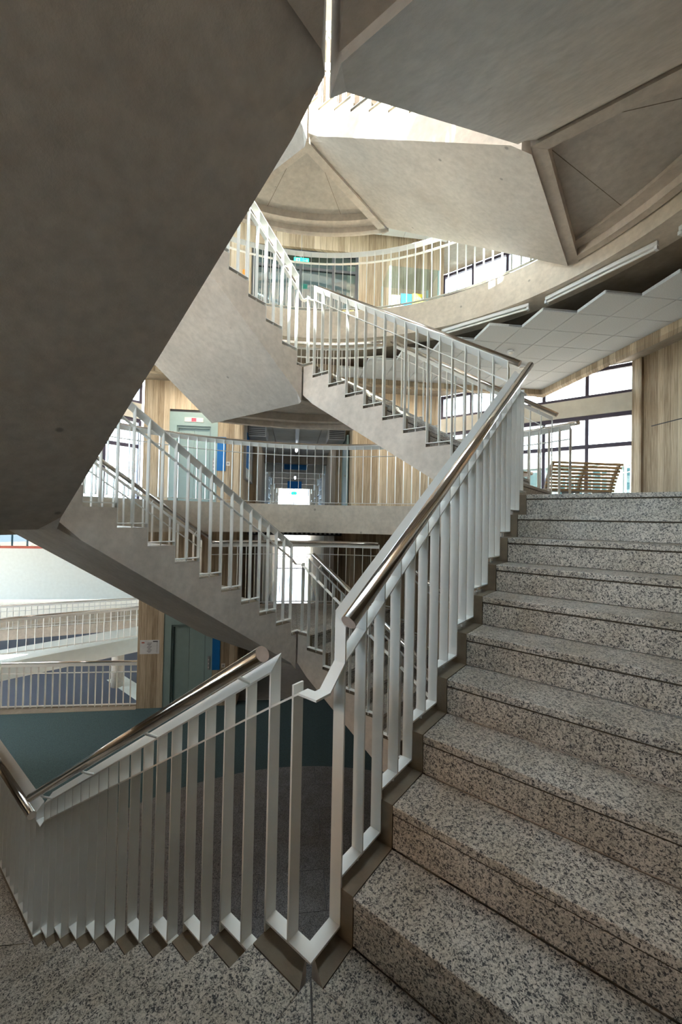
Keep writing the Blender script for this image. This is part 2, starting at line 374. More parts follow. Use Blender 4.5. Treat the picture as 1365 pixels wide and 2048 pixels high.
def balustrade(side, z, label, inner=True):
    G = BIN if inner else BOUT
    if inner and (side, z) == ('A', 0): G = BA
    if inner and (side, z) == ('B', 1.75): G = BB
    zt = G['zt']; zd = BIN['zt']
    T = thing('stair_balustrade', label, 'railing', frame(side, z), 'inner railings of the stair flights' if inner else 'outer railings of the stair flights')
    Tr = Matrix.Translation
    inst('top_rail', G['top'], T); inst('middle_rail', G['mid'], T); inst('handrail', G['rail'], T, label='polished steel tube'); [inst('rail_bracket', G['br'], T, Tr((q, 0, zt(q)))) for q in (.30, 1.0, 1.75, 2.45)]
    inst('base_plate', G['plate0'], T, Tr((0, 0, HP))); inst('base_plate', G['plate9'], T, Tr((0, 0, 10*r+HP)))
    for q, zq in [(.11, 0)]+[(s_[k]+t*.5, (k+1)*r) for k in range(9)]: inst('fixing_pin', G['pin'], T, Tr((q, 0, zq)))
    for k in range(9):
        inst('base_plate', G['plate'], T, Tr((s_[k], 0, (k+1)*r+HP)))
        q = s_[k]+t/2; inst('baluster', G['short'], T, Tr((q, 0, (k+1)*r+HP)) @ Matrix.Diagonal((1, 1, (zt(q)-(k+1)*r-HP)/(zd(q)-(k+1)*r-HP), 1)))
    for k in range(10): inst('baluster', G['long'], T, Tr((s_[k], 0, k*r+HP)) @ Matrix.Diagonal((1, 1, (zt(s_[k])-k*r-HP)/(zd(s_[k])-k*r-HP), 1)))
    if inner: inst('baluster', G['low'], T, Tr((2.69, 0, 10*r+HP)))
    return T

# --- corner landings: quadrant sectors out to the ring circle
LC = {'near': (0, 0, PI), 'right': (2.8, 0, 1.5*PI), 'far': (2.8, 2.8, 0), 'left': (0, 2.8, PI/2)}
def arc_pts(Rr, x0, y0, n=16):
    # points of the circle radius Rr about (-1.4,-1.4) from y=y0 side to x=x0 side in the quadrant x>=x0,y>=y0
    a0 = math.asin((y0+1.4)/Rr); a1 = math.acos((x0+1.4)/Rr)
    return [(-1.4+Rr*math.cos(a0+(a1-a0)*i/n), -1.4+Rr*math.sin(a0+(a1-a0)*i/n)) for i in range(n+1)]
def landing_meshes(drop, gap=.001):
    out = {}
    RR = RING-.03
    big_ = RR-.10; cc_ = [(-1.4+big_*math.cos(2*PI*q/96), -1.4+big_*math.sin(2*PI*q/96)) for q in range(96)]; gp = gap*.7072
    lo = [(gp, 0), (9, 0), (9, 9-gp)]; hi = [(9-gp, 9), (0, 9), (0, gp)]
    out['slab'] = prism(clip_poly(lo, cc_), -.20, -.036); out['slab_'] = prism(clip_poly(hi, cc_), -.20, -.036)
    bj = bmesh.new()
    for an_ in (22, 68):
        c_, s__ = math.cos(math.radians(an_)), math.sin(math.radians(an_)); L2 = 2.1
        hexa(bj, [(.2*c_-.003*s__, .2*s__+.003*c_, -.2015), (L2*c_-.003*s__, L2*s__+.003*c_, -.2015), (L2*c_+.003*s__, L2*s__-.003*c_, -.2015), (.2*c_+.003*s__, .2*s__-.003*c_, -.2015),
                  (.2*c_-.003*s__, .2*s__+.003*c_, -.199), (L2*c_-.003*s__, L2*s__+.003*c_, -.199), (L2*c_+.003*s__, L2*s__-.003*c_, -.199), (.2*c_+.003*s__, .2*s__-.003*c_, -.199)])
    out['soffit_joints'] = bj
    b2 = bmesh.new()
    e_ = RR-1.4-.28
    for sw_ in (0, 1):
        q4 = [(gp, 0), (e_, 0), (e_, .12), (.12+gp, .12)]
        if sw_: q4 = [(b, a) for a, b in q4]
        hexa(b2, [(a, b, -drop) for a, b in q4]+[(a, b, -.20) for a, b in q4])
    out['edge_beams'] = b2
    b3 = bmesh.new()
    A0 = arc_pts(RR-.10, 0, 0, 24); A1 = arc_pts(RR, 0, 0, 24); A2 = arc_pts(RR-.26, 0, 0, 24)
    strip(b3, [[(p[0], p[1], -drop), (q[0], q[1], -drop), (q[0], q[1], 0), (p[0], p[1], 0)] for p, q in zip(A0, A1)])
    strip(b3, [[(p[0], p[1], -drop+.09), (q[0], q[1], -drop+.09), (q[0], q[1], -.20), (p[0], p[1], -.20)] for p, q in zip(A2, A0)])
    out['curved_rim'] = b3
    res = {}
    for k, bm in out.items():
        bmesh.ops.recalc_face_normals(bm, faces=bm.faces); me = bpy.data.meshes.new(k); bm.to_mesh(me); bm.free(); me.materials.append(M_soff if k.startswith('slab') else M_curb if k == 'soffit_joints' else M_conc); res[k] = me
    # four granite wedges
    for i, (p0, p1) in enumerate((((0., 1)), ((1, 0.)))):
        for j, (ra, rb) in enumerate(((0, 1.15), (1.15, 9))):
            big = RR-.105
            arc = arc_pts(big, 0, 0, 20)
            circ = [(-1.4+big*math.cos(2*PI*q/72), -1.4+big*math.sin(2*PI*q/72)) for q in range(72)]
            g = .002; d = 2*g if gap < .03 else gap*.7072
            if i == 0: tri = [(ra+g, g), (rb, g), (rb, rb-d), (ra+g, ra+g-d)] if ra else [(g+d, g/2), (rb-g, g/2), (rb-g, rb-g-d)]
            else: tri = [(g, ra+g), (ra+g-d, ra+g), (rb-d, rb), (g, rb)] if ra else [(g/2, g+d), (rb-g-d, rb-g), (g/2, rb-g)]
            poly = clip_poly(tri, circ)
            bm = prism(poly, -.035, 0); bmesh.ops.recalc_face_normals(bm, faces=bm.faces)
            me = bpy.data.meshes.new('paving_slab'); bm.to_mesh(me); bm.free(); me.materials.append(M_gran); res['pv%d%d' % (i, j)] = me
    return res
LM = {'mid': landing_meshes(.41), 'side': landing_meshes(.33), 'slot': landing_meshes(.41, .06)}
def landing(corner, z, label):
    x, y, a = LC[corner]; Mx = Matrix.Translation((x, y, z)) @ Matrix.Rotation(a, 4, 'Z')
    T = thing('stair_landing', label, 'landing', Mx, 'quarter round stair landings')
    G = LM['slot' if corner == 'near' and z > 1 else 'mid' if corner in ('near', 'far') else 'side']
    for k in ('slab', 'slab_', 'edge_beams', 'curved_rim', 'soffit_joints'): inst(k.strip('_'), G[k], T)
    for k in ('pv00', 'pv01', 'pv10', 'pv11'): inst('paving_slab', G[k], T)
    return T

# --- curved railing on a circle about CEN
CB = {}
def curved_rail(name, label, z, Rr, th0, th1, inward=True, group=None, hgt=1.06, ext=.06):
    T = thing(name, label, 'railing', Matrix.Translation((CEN.x, CEN.y, z)), group)
    sg = 1 if inward else -1          # walker stands outside the circle when inward is True
    ra, rb = (Rr+.05, Rr) if inward else (Rr-.05, Rr)
    n = max(8, int(abs(th1-th0)/math.radians(4)))
    th = [th0+(th1-th0)*i/n for i in range(n+1)]
    def ringstrip(z0a, z0b, tk):
        bm = bmesh.new(); strip(bm, [[(ra*math.cos(q), ra*math.sin(q), z0a), (rb*math.cos(q), rb*math.sin(q), z0b), (rb*math.cos(q), rb*math.sin(q), z0b+tk), (ra*math.cos(q), ra*math.sin(q), z0a+tk)] for q in th]); return bm
    obj('top_rail', ringstrip(hgt-.057, hgt, TH), M_white, T); obj('middle_rail', ringstrip(hgt-.19, hgt-.19, TH), M_white, T)
    obj('base_plate', ringstrip(HP, HP, TH), M_white, T)
    bm = bmesh.new(); rt = ra+.065*sg; e = ext/rt
    tube(bm, [(rt*math.cos(q), rt*math.sin(q), hgt+.03) for q in [th0-e]+th+[th1+e]], .0285, 12); shade_tube(obj('handrail', bm, M_chrome, T, label='polished steel tube'))
    if 'b' not in CB:
        h = TH/2; bm = bmesh.new(); L_ = hgt-HP
        hexa(bm, [(0, -h, 0), (.05, -h, 0), (.05, h, 0), (0, h, 0), (0, -h, L_), (.05, -h, L_-.057), (.05, h, L_-.057), (0, h, L_)])
        bmesh.ops.recalc_face_normals(bm, faces=bm.faces); me = bpy.data.meshes.new('baluster'); bm.to_mesh(me); bm.free(); me.materials.append(M_white); CB['b'] = me
        h = TH/2; bm = bmesh.new()
        hexa(bm, [(-.05, -h, 0), (0, -h, 0), (0, h, 0), (-.05, h, 0), (-.05, -h, L_-.057), (0, -h, L_), (0, h, L_), (-.05, h, L_-.057)])
        bmesh.ops.recalc_face_normals(bm, faces=bm.faces); me = bpy.data.meshes.new('baluster'); bm.to_mesh(me); bm.free(); me.materials.append(M_white); CB['c'] = me
    nb = int(abs(th1-th0)*Rr/.142)
    for i in range(nb+1):
        q = th0+(th1-th0)*i/nb
        inst('baluster', CB['b' if inward else 'c'], T, Matrix.Rotation(q, 4, 'Z') @ Matrix.Translation((Rr, 0, HP)))
    return T

# ------------------------------------------------------------------ the setting
# plan of one storey in (a, b): |b| < 7.2, a from -7.6 to 7.55, clipped by the window planes X = 9.6 and Y = 9.6
BW, AF, AN, XW = 7.2, 7.55, -7.6, 9.6
def plan_radius(phi, b_, af, an, xw):
    # phi measured in the local (a, y=-b) frame
    ca, sa = math.cos(phi), math.sin(phi); Rm = 99
    for nx, ny, d in ((1, 0, af), (-1, 0, -an), (0, 1, b_), (0, -1, b_)):
        k = ca*nx+sa*ny
        if k > 1e-6: Rm = min(Rm, d/k)
    if xw:
        for sg in (1, -1):        # X-1.4 = (a+b)/sqrt2 ; Y-1.4 = (a-b)/sqrt2
            k = (ca+sg*sa)*math.sqrt(.5)
            if k > 1e-6: Rm = min(Rm, (xw-1.4)/k)
    return Rm
def slab_ring(z0, z1, b_, af, an, xw, hole=RING):
    bm = bmesh.new(); n = 180; prev = None; first = None
    for i in range(n):
        phi = 2*PI*i/n; Ro = plan_radius(phi, b_, af, an, xw); c, s = math.cos(phi), math.sin(phi)
        cur = [bm.verts.new((Rr*c, Rr*s, z)) for Rr, z in ((hole, z0), (Ro, z0), (Ro, z1), (hole, z1))]
        if prev:
            for k in range(4): bm.faces.new((prev[k], prev[(k+1) % 4], cur[(k+1) % 4], cur[k]))
        else: first = cur
        prev = cur
    for k in range(4): bm.faces.new((prev[k], prev[(k+1) % 4], first[(k+1) % 4], first[k]))
    return bm
fl = empty_struct('floor', AB)
obj('ground_carpet', abox(AN, 7.8, -BW-6, BW, -3.7, -3.505), M_carpet, fl, label='dark teal carpet')
# granite disc of the ground floor, laid in slabs
circ = [(4.78*math.cos(2*PI*q/96), 4.78*math.sin(2*PI*q/96)) for q in range(96)]
for i in range(-8, 9):
    for j in range(-5, 6):
        o_ = .45 if i % 2 else 0
        rect = [(i*.6, j*.9+o_), (i*.6+.594, j*.9+o_), (i*.6+.594, j*.9+.894+o_), (i*.6, j*.9+.894+o_)]
        pl = clip_poly(rect, circ)
        if len(pl) > 2: obj('paving_slab', prism(pl, -3.505, -3.49), M_granfl, fl)
obj('disc_bed', prism(circ, -3.507, -3.497), M_navy, fl)
for nm, z in (('floor', 1.75), ('floor', 5.25), ('floor', 8.75)):
    f_ = empty_struct(nm, AB)
    obj('thin_slab', slab_ring(z-.20, z-.005, BW, AF if z < 9 else AF, AN, XW, 5.0), M_dark, f_)
    obj('ring_slab', slab_ring(z-.50, z, 5.75, 5.25, -5.25, None), M_ring, f_)
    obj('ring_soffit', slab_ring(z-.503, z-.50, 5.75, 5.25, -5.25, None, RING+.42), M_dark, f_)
    obj('floor_finish', slab_ring(z-.005, z, BW, AF, AN, XW, 5.2), M_granfl, f_)
# ceiling: downstand beams and the stepped field of tiles
for z in (5.25, 8.75):
    ce = empty_struct('ceiling', AB)
    bt, bb = z-.20, z-.86
    for q in (abox(-5.3, 5.16, 5.42, 5.58, bb, bt), abox(-5.3, 5.16, -5.58, -5.42, bb, bt), abox(4.96, 5.12, -5.42, 5.42, bb, bt))[:3 if z < 6 else 2]:
        obj('downstand_beam', q, M_board, ce)
    tm = bevel(BX(.004, .516, .004, .516, 0, .045), .004); bmesh.ops.recalc_face_normals(tm, faces=tm.faces)
    me = bpy.data.meshes.new('ceiling_tile'); tm.to_mesh(me); tm.free(); me.materials.append(M_tile)
    a_ = [1.84+.52*k for k in range(-12, 6 if z < 6 else 7)]
    n_t = 0
    for a0 in a_:
        for k in range(21):
            b0 = -5.50+.52*k
            if a0 < -2.5 or b0+.52 > 5.45: continue
            if abs(a0+.26)+abs(b0+.26) < 5.62: continue
            if z > 6 and (a0 < 1.5 or abs(b0+.26) > 3.3): continue
            if b0 < 0 and z < 6 and a0 < 2: continue
            inst('ceiling_tile', me, ce, Matrix.Translation((a0, -b0-.52, z-.75))); n_t += 1
    bm = bmesh.new()
    for a0 in a_[5:]:
        box(bm, a0-.006, a0+.006, -5.4, -max(3.3, 5.2-a0) if a0 < 1.9 else -(5.5-a0), z-.732, z-.712)
    obj('ceiling_grid', bm, M_grey, ce)
# walls --------------------------------------------------
def struct(name, bm, mat, mw=None):
    o = obj(name, bm, mat, None, mw); o['kind'] = 'structure'; return o
ZB, ZT = -3.5, 12.4
wr = empty_struct('wall_right', AB)
obj('board_panel', abox(AN, 4.16, BW, BW+.3, 1.75, 9.4), M_board, wr)
obj('pilaster', abox(4.18, 4.42, BW-.04, BW+.3, 1.75, ZT), M_board, wr)
obj('shadow_joint', abox(4.14, 4.20, BW+.02, BW+.3, 1.75, ZT), M_dark, wr)
obj('lower_panel', abox(AN, 4.42, BW, BW+.3, ZB, 1.55), M_board, wr)
obj('horizontal_joint', abox(AN, 3.98, BW-.002, BW+.02, 3.53, 3.55), M_black, wr)
wb = empty_struct('wall_back', AB)
for b0_, b1_, z0, z1 in ((-3.9, BW, ZB, 9.4), (-BW, -3.9, ZB, 1.95), (-BW, -3.9, 5.0, 9.4)): obj('board_panel', abox(AN-.3, AN, b0_, b1_, z0, z1), M_board, wb)
for k in range(3): obj('mullion', abox(AN-.2, AN-.1, -BW+.1+k*1.55, -BW+.18+k*1.55, 1.95, 5.0), M_frame, wb)
obj('pane', abox(AN-.16, AN-.15, -BW, -3.9, 1.95, 5.0), M_glass, wb)
wl_ = empty_struct('wall_left', AB)
WA0, WA1 = -7.2, -1.2
for z0, z1 in ((ZB, 1.95), (4.7, 6.3), (8.0, 9.4)): obj('board_panel', abox(AN, 5.5, -BW-.3, -BW, z0, z1), M_board, wl_)
for z0, z1 in ((1.95, 4.7),):
    obj('board_panel', abox(WA1, 5.5 if z0 < 0 else 4.42, -BW-.3, -BW, z0, z1), M_board, wl_); obj('board_panel', abox(AN, WA0, -BW-.3, -BW, z0, z1), M_board, wl_)
for z0, z1, k1 in ((1.95, 4.7, 5), (6.3, 8.0, 8)):
    for k in range(k1): obj('mullion', abox(WA0+k*1.48, WA0+k*1.48+.08, -BW-.2, -BW-.1, z0, z1), M_frame, wl_)
    obj('pane', abox(WA0, WA1 if k1 == 5 else 4.4, -BW-.16, -BW-.15, z0, z1), M_glass, wl_)
# blocks either side of the corridor, storey by storey
wf = empty_struct('wall_front', AB)
# right block
obj('board_wall', abox(AF, 9.8, 1.52, 4.05, ZB, ZT), M_board, wf)
for z in (1.75, 5.25): obj('recessed_joint', abox(AF-.004, AF+.01, 3.98, 4.0, z, z+3), M_black, wf)
# left block with lift openings at ground and first floors
LZ = {-3.5: 2.52, 1.75: 2.52}
obj('board_wall', abox(AF, 9.8, -4.0, -3.36, ZB, ZT), M_board, wf); obj('board_wall', abox(AF, 9.8, -2.12, -1.47, ZB, ZT), M_board, wf)
obj('board_wall', abox(AF, 9.8, -3.36, -2.12, -3.5+2.56, 1.55), M_board, wf); obj('board_wall', abox(AF, 9.8, -3.36, -2.12, 1.75+2.56, ZT), M_board, wf)
for b0, b1 in ((1.30, 3.32), (-3.32, -1.12)): obj('board_wall', abox(5.58, 5.9, b0, b1, 5.25, 8.55), M_board, wf)
obj('lintel', abox(5.58, 5.8, -1.12, 1.30, 7.60, 8.55), M_board, wf)
obj('dark_back_wall', abox(9.6, 9.8, -1.47, 1.52, 5.25, ZT), M_dgrey, wf)
# roof with round skylight
rf = empty_struct('ceiling', AB)
obj('roof_slab', slab_ring(ZT, ZT+.4, BW+.3, AF+2, AN-.3, XW, RING), M_conc, rf)
obj('skylight_upstand', slab_ring(ZT+.4, ZT+.9, RING+.15, RING+.15, -RING-.15, None, RING), M_conc, rf)
for k in range(-3, 4):  # unseen ribs, made broad to break up the incoming sun
    hl = math.sqrt(RING**2-(k*1.1)**2)
    obj('sun_break_rib', BX(k*1.1-.12, k*1.1+.12, -hl, hl, ZT+.55, ZT+.88), M_conc, rf)
obj('skylight_glass', prism([((RING)*math.cos(2*PI*q/48), RING*math.sin(2*PI*q/48)) for q in range(48)], ZT+.89, ZT+.90), M_glass, rf)

# windows: frames, spandrels and panes on the two window planes
def window_wall(n, along_x, zb, z_list):
    # along_x False: plane X = XW, running in Y ; True: plane Y = XW running in X
    Wd = empty_struct('window_%d' % n)
    def bx_(u0, u1, d0, d1, z0, z1): return BX(d0, d1, u0, u1, z0, z1) if not along_x else BX(u0, u1, d0, d1, z0, z1)
    u0, u1 = -.62, 3.86
    # sill curb, spandrel band
    obj('sill', bx_(u0, u1, XW, XW+.2, zb, zb+.10), M_dark, Wd)
    obj('spandrel_band', bx_(u0, u1, XW-.02, XW+.18, zb+2.24, zb+2.64), M_cream, Wd)
    for z0, z1 in ((zb+.10, zb+.17), (zb+1.48, zb+1.57), (zb+2.15, zb+2.24), (zb+2.64, zb+2.71), (zb+3.22, zb+3.30)):
        obj('frame_rail', bx_(u0, u1, XW+.02, XW+.10, z0, z1), M_frame, Wd)
    us = [-.62, .26, 1.16, 2.06, 2.96, 3.80]
    for i, u in enumerate(us):
        for z0, z1 in ((zb+.10, zb+2.2), (zb+2.64, zb+3.3)):
            obj('mullion', bx_(u, u+.07, XW+.0, XW+.10, z0, z1), M_frame, Wd)
        if i < len(us)-1:
            for z0, z1 in ((zb+.17, zb+1.48), (zb+1.57, zb+2.15), (zb+2.71, zb+3.22)):
                obj('pane', bx_(u+.07, us[i+1], XW+.05, XW+.058, z0, z1), M_glass, Wd)
    return Wd
window_wall(1, False, 1.75, None); window_wall(2, False, 5.25, None); window_wall(3, True, 1.75, None); window_wall(4, True, 5.25, None)
for n, (ax) in enumerate((False, True)):
    zz = (8.75, ZT)
    o = BX(XW, XW+.2, -.62, 3.86, *zz) if not ax else BX(-.62, 3.86, XW, XW+.2, *zz)
    struct('wall_%s_upper' % ('right', 'left')[n], o, M_board)
struct('wall_right_lower', BX(XW, XW+.2, -.62, 3.86, ZB, 1.55), M_board)

# corridors ----------------------------------------------
co = empty_struct('wall_corridor', AB)
CH = 4.12
obj('side_wall', abox(9.8, 14.0, 1.30, 1.6, ZB, 5.0), M_board, co); obj('side_wall', abox(9.8, 14.0, -1.6, -1.30, ZB, 5.0), M_board, co)
for b0, b1 in ((-1.6, -1.45), (1.45, 1.6)):
    obj('plinth_wall', abox(14, 36, b0, b1, 1.75, 2.0), M_grey, co); obj('head_wall', abox(14, 36, b0, b1, 3.6, 5.0), M_whitew, co)
    obj('lower_side_wall', abox(14, 36, b0, b1, ZB, 1.25), M_cream, co)
    for a0 in (14, 18.4, 22.8, 27.2, 31.6): obj('corridor_pier', abox(a0, a0+.35, min(b0, b1*.86 if b1 > 0 else b1), max(b1, b0*.86 if b0 < 0 else b0), 1.75, 4.2), M_board, co)
    for a0 in (14.35, 18.75, 23.15, 27.55, 31.95):
        obj('pane', abox(a0, a0+4.05, b0+.06, b0+.07, 2.0, 3.6), M_sglass, co)
        obj('window_rail', abox(a0, a0+4.05, b0+.03, b0+.10, 2.9, 2.96), M_frame, co)
cf = empty_struct('floor', AB)
obj('corridor_floor', abox(AF, 36, -1.6, 1.6, 1.55, 1.75), simple('polished_grey_floor', (.22, .23, .24), .18), cf)
obj('lower_corridor_floor', abox(AF+.3, 36, -1.6, 1.6, -3.7, -3.5), simple('polished_pale_floor', (.34, .34, .32), .12), cf)
cc = empty_struct('ceiling', AB)
obj('corridor_roof', abox(AF, 36, -1.6, 1.6, 5.0, 5.25), M_dark, cc)
for i in range(10):
    for j in range(4):
        a0 = AF+.1+i*.62 if i < 9 else 0
        if i < 9: obj('ceiling_panel', abox(a0, a0+.60, -1.44+j*.72, -1.44+j*.72+.70, CH, CH+.05), M_tile, cc)
obj('light_channel', abox(AF, 13.2, -.06, .06, CH-.05, CH), M_grey, cc)
obj('pale_ceiling', abox(13.4, 36, -1.45, 1.45, CH+.25, CH+.30), M_grey, cc)
for a0 in (13.2, 16.6, 20.4, 24.6, 29): obj('cross_beam', abox(a0, a0+.35, -1.5, 1.5, 3.75 if a0 < 20 else 3.85, 5.0), M_dark if a0 < 14 else M_ring, cc)
obj('dark_undersoffit', abox(AF, 36, -1.6, 1.6, 1.25, 1.55), M_dark, cc)
for zf, n in ((1.75, 1), (-3.5, 2)):
    dr = empty_struct('door_%d' % n, AB)
    for b0, b1 in ((-1.45, -1.39), (-.03, .03), (1.39, 1.45)): obj('door_frame', abox(35.9, 36, b0, b1, zf, zf+2.6), M_frame, dr)
    for z0 in (zf, zf+1.1, zf+2.1, zf+2.55): obj('door_rail', abox(35.9, 36, -1.45, 1.45, z0, z0+.06), M_frame, dr)
    for b0 in (-1.39, .03): obj('door_pane', abox(35.94, 35.95, b0, b0+1.36, zf+.06, zf+2.5), M_glass, dr)

# lower level beyond the pier on the left, with ramps ------
ll = empty_struct('floor', AB)
obj('lower_carpet', abox(7.85, 22, -24, -4.0, -5.4, -5.2), M_carpet2, ll)
obj('white_floor_band', prism([(13.8, 7.4), (11.4, 5.1), (11.8, 4.6), (14.2, 6.9)], -5.2, -5.19), M_whitew, ll)
obj('floor_edge', abox(7.5, 7.85, -24, -4.0, -5.2, -3.5), M_dark, ll)
struct('wall_ramp', abox(22, 22.3, -30, -3.0, -3.6, -.62), M_whitew, AB)
struct('wall_ramp', abox(22.4, 22.7, -30, -3.0, -5.2, -3.6), M_cream, AB)
struct('wall_hall_near', abox(5.5, 5.8, -24, -7.2, -5.2, 1.55), M_board, AB)
wh = empty_struct('wall_hall_side', AB)
obj('low_wall', abox(5.5, 22.3, -24.3, -24, -5.4, -4.4), M_whitew, wh); obj('high_wall', abox(5.5, 22.3, -24.3, -24, .2, 1.6), M_whitew, wh); obj('pane', abox(5.8, 22, -24.15, -24.14, -4.4, .2), M_glass, wh)
for k in range(9): obj('mullion', abox(5.8+k*2, 5.9+k*2, -24.2, -24.1, -4.4, .2), M_frame, wh)
wd5 = empty_struct('window_5', AB)
for z0, z1 in ((-.62, -.48), (1.45, 1.6)): obj('frame_rail', abox(22.0, 22.1, -30, -3, z0, z1), M_red2 if z0 < 0 else M_frame, wd5)
for b0 in (-30, -26, -22, -18.2, -14.4, -10, -6): obj('mullion', abox(22, 22.1, b0, b0+.14, -.6, 1.6), M_red2, wd5)
obj('pane', abox(22.05, 22.06, -30, -3, -.48, 1.45), M_dglass, wd5)
struct('ceiling_extension', abox(7.6, 24, -30, -4.02, 1.6, 1.75), M_dark, AB)
struct('wall_stub', abox(9.8, 24, -4.2, -3.9, -5.2, 1.55), M_cream, AB)

# ------------------------------------------------------------------ the stairs
flight('A', 0, 'granite flight climbing to the right from the foreground landing')
flight('B', 1.75, 'flight behind, climbing leftwards above the first floor balcony slab')
flight('C', 3.5, 'flight with smooth grey soffit climbing towards the dark upper left, above the balcony')
flight('C', 0, 'flight with brown concrete side stepping down from left to the lowest joint')
flight('B', -1.75, 'lower flight descending right behind the foreground balusters')
flight('D', -1.75, 'flight descending left from the foreground landing beside the slanting handrail')
flight('D', 1.75, 'huge dark flight overhead whose soffit fills the upper left')
flight('A', 3.5, 'grey flight overhead whose soffit runs along the upper right')
flight('B', 5.25, 'pale flight overhead in the centre with broad warm soffit')
flight('A', -3.5, 'lowest flight rising from the ground floor under the foreground stair')
flight('C', 7.0, 'topmost flight on the far side, left of the skylit gap')
flight('D', 5.25, 'upper flight above the dark overhead soffit')
flight('A', 7.0, 'topmost flight on the right above the grey overhead soffit')
landing('near', 0, 'granite landing in the foreground at the foot of the steps')
landing('right', 1.75, 'landing at the head of the foreground steps')
landing('right', -1.75, 'landing under the first floor on the right')
landing('far', 3.5, 'far quarter round landing with dark curved rim over the corridor')
landing('far', 0, 'far granite landing in front of the lower corridor')
landing('left', 1.75, 'landing at the left end behind the dark overhead soffit')
landing('left', -1.75, 'granite landing at lower left beyond the dense balusters')
landing('near', 3.5, 'landing directly overhead at the top edge')
landing('right', 5.25, 'upper right landing with recessed dark panel and curved rim')
landing('far', 7.0, 'upper far landing with pink lit fan soffit and curved rim')
landing('left', 5.25, 'upper left landing hidden behind the dark soffit')
landing('near', 7.0, 'highest landing over the foreground'); landing('left', 8.75, 'top landing on the left'); landing('right', 8.75, 'top landing on the right')
I = [('A', 0, 'foreground railing climbing right with bright polished handrail'), ('D', -1.75, 'foreground railing descending left with close wide flat balusters'),
     ('B', 1.75, 'railing of the upper flight ending beside the ceiling tiles'), ('C', 3.5, 'sunlit railing at the upper centre left, brightest white'),
     ('C', 0, 'railing on the stepped brown flight in the left middle'), ('B', -1.75, 'short railing below centre seen behind the foreground handrail end'),
     ('D', 1.75, 'railing on top of the huge dark flight'), ('A', 3.5, 'railing above the grey soffit at upper right'), ('B', 5.25, 'small railing at the top centre above the bluish stringer'),
     ('A', -3.5, 'lowest railing under the foreground steps'), ('C', 7.0, 'railing of the topmost far flight'), ('D', 5.25, 'railing of the upper left flight, a thin sliver at the top'), ('A', 7.0, 'railing of the topmost right flight')]
for sd_, z, lb in I: balustrade(sd_, z, lb, True)
O = [('B', 1.75, 'outer railing of the upper flight with handrail ending beside the windows'), ('C', 0, 'outer dark-topped railing behind the stepped brown flight'),
     ('C', 3.5, 'outer railing of the sunlit flight'), ('B', -1.75, 'outer railing of the lower descending flight'), ('B', 5.25, 'outer railing on the pale overhead flight'),
     ('A', 0, 'outer railing on the right side of the foreground steps'), ('D', -1.75, 'outer railing on the far left of the descending flight')]
for sd_, z, lb in O: balustrade(sd_, z, lb, False)
# railing running straight on from the foot of the descending flight
T = thing('landing_balustrade', 'straight level railing at lower left edge meeting the slanting handrail', 'railing', Matrix.Translation((0, 2.8, -1.75)) @ Matrix.Rotation(PI/2, 4, 'Z'))
LEN = 1.95
obj('base_plate', BX(0, LEN, -.05, 0, HP-.004, HP+.004), M_white, T)
hb = 1.02
bm = bmesh.new(); strip(bm, [[(s, 0, hb-.057), (s, -.05, hb), (s, -.05, hb+TH), (s, 0, hb-.057+TH)] for s in (0.02, LEN)]); obj('top_rail', bm, M_white, T)
obj('middle_rail', BX(-.05, LEN, -.05, 0, .901, .909), M_white, T)
bm = bmesh.new(); tube(bm, [(-.12, .065, hb+.03), (LEN+.05, .065, hb+.03)], .0285, 20); shade_tube(obj('handrail', bm, M_chrome, T, label='polished steel tube'))
for i in range(16):
    bm = bmesh.new(); x = .02+i*.128; hexa(bm, [(x, 0, HP), (x+TH, 0, HP), (x+TH, -.05, HP), (x, -.05, HP), (x, 0, hb-.057), (x+TH, 0, hb-.057), (x+TH, -.05, hb), (x, -.05, hb)])
    obj('baluster', bm, M_white, T)
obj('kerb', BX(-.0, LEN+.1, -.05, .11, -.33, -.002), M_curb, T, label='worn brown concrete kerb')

# ring railings
a0 = math.atan2(-1.4, 3.45); a1 = math.atan2(3.45, -1.4)
for z, lb in ((1.75, 'curved balcony railing of the first floor across the far side'), (5.25, 'sunlit curved balcony railing of the second floor'), (8.75, 'curved balcony railing of the third floor')):
    curved_rail('balcony_railing', lb, z, RING, a0, a1, True, 'curved balcony railings')
b0 = math.atan2(1.4, 3.35); b1 = math.atan2(3.35, 1.4)
for z, lb in ((0, 'curved railing of the far landing in front of the lower corridor'), (3.5, 'curved railing of the far landing behind the sunlit balusters'), (7.0, 'curved railing of the upper far landing')):
    curved_rail('landing_railing', lb, z, RING-.04, b0, b1, False, 'curved landing railings', 1.06, .0)

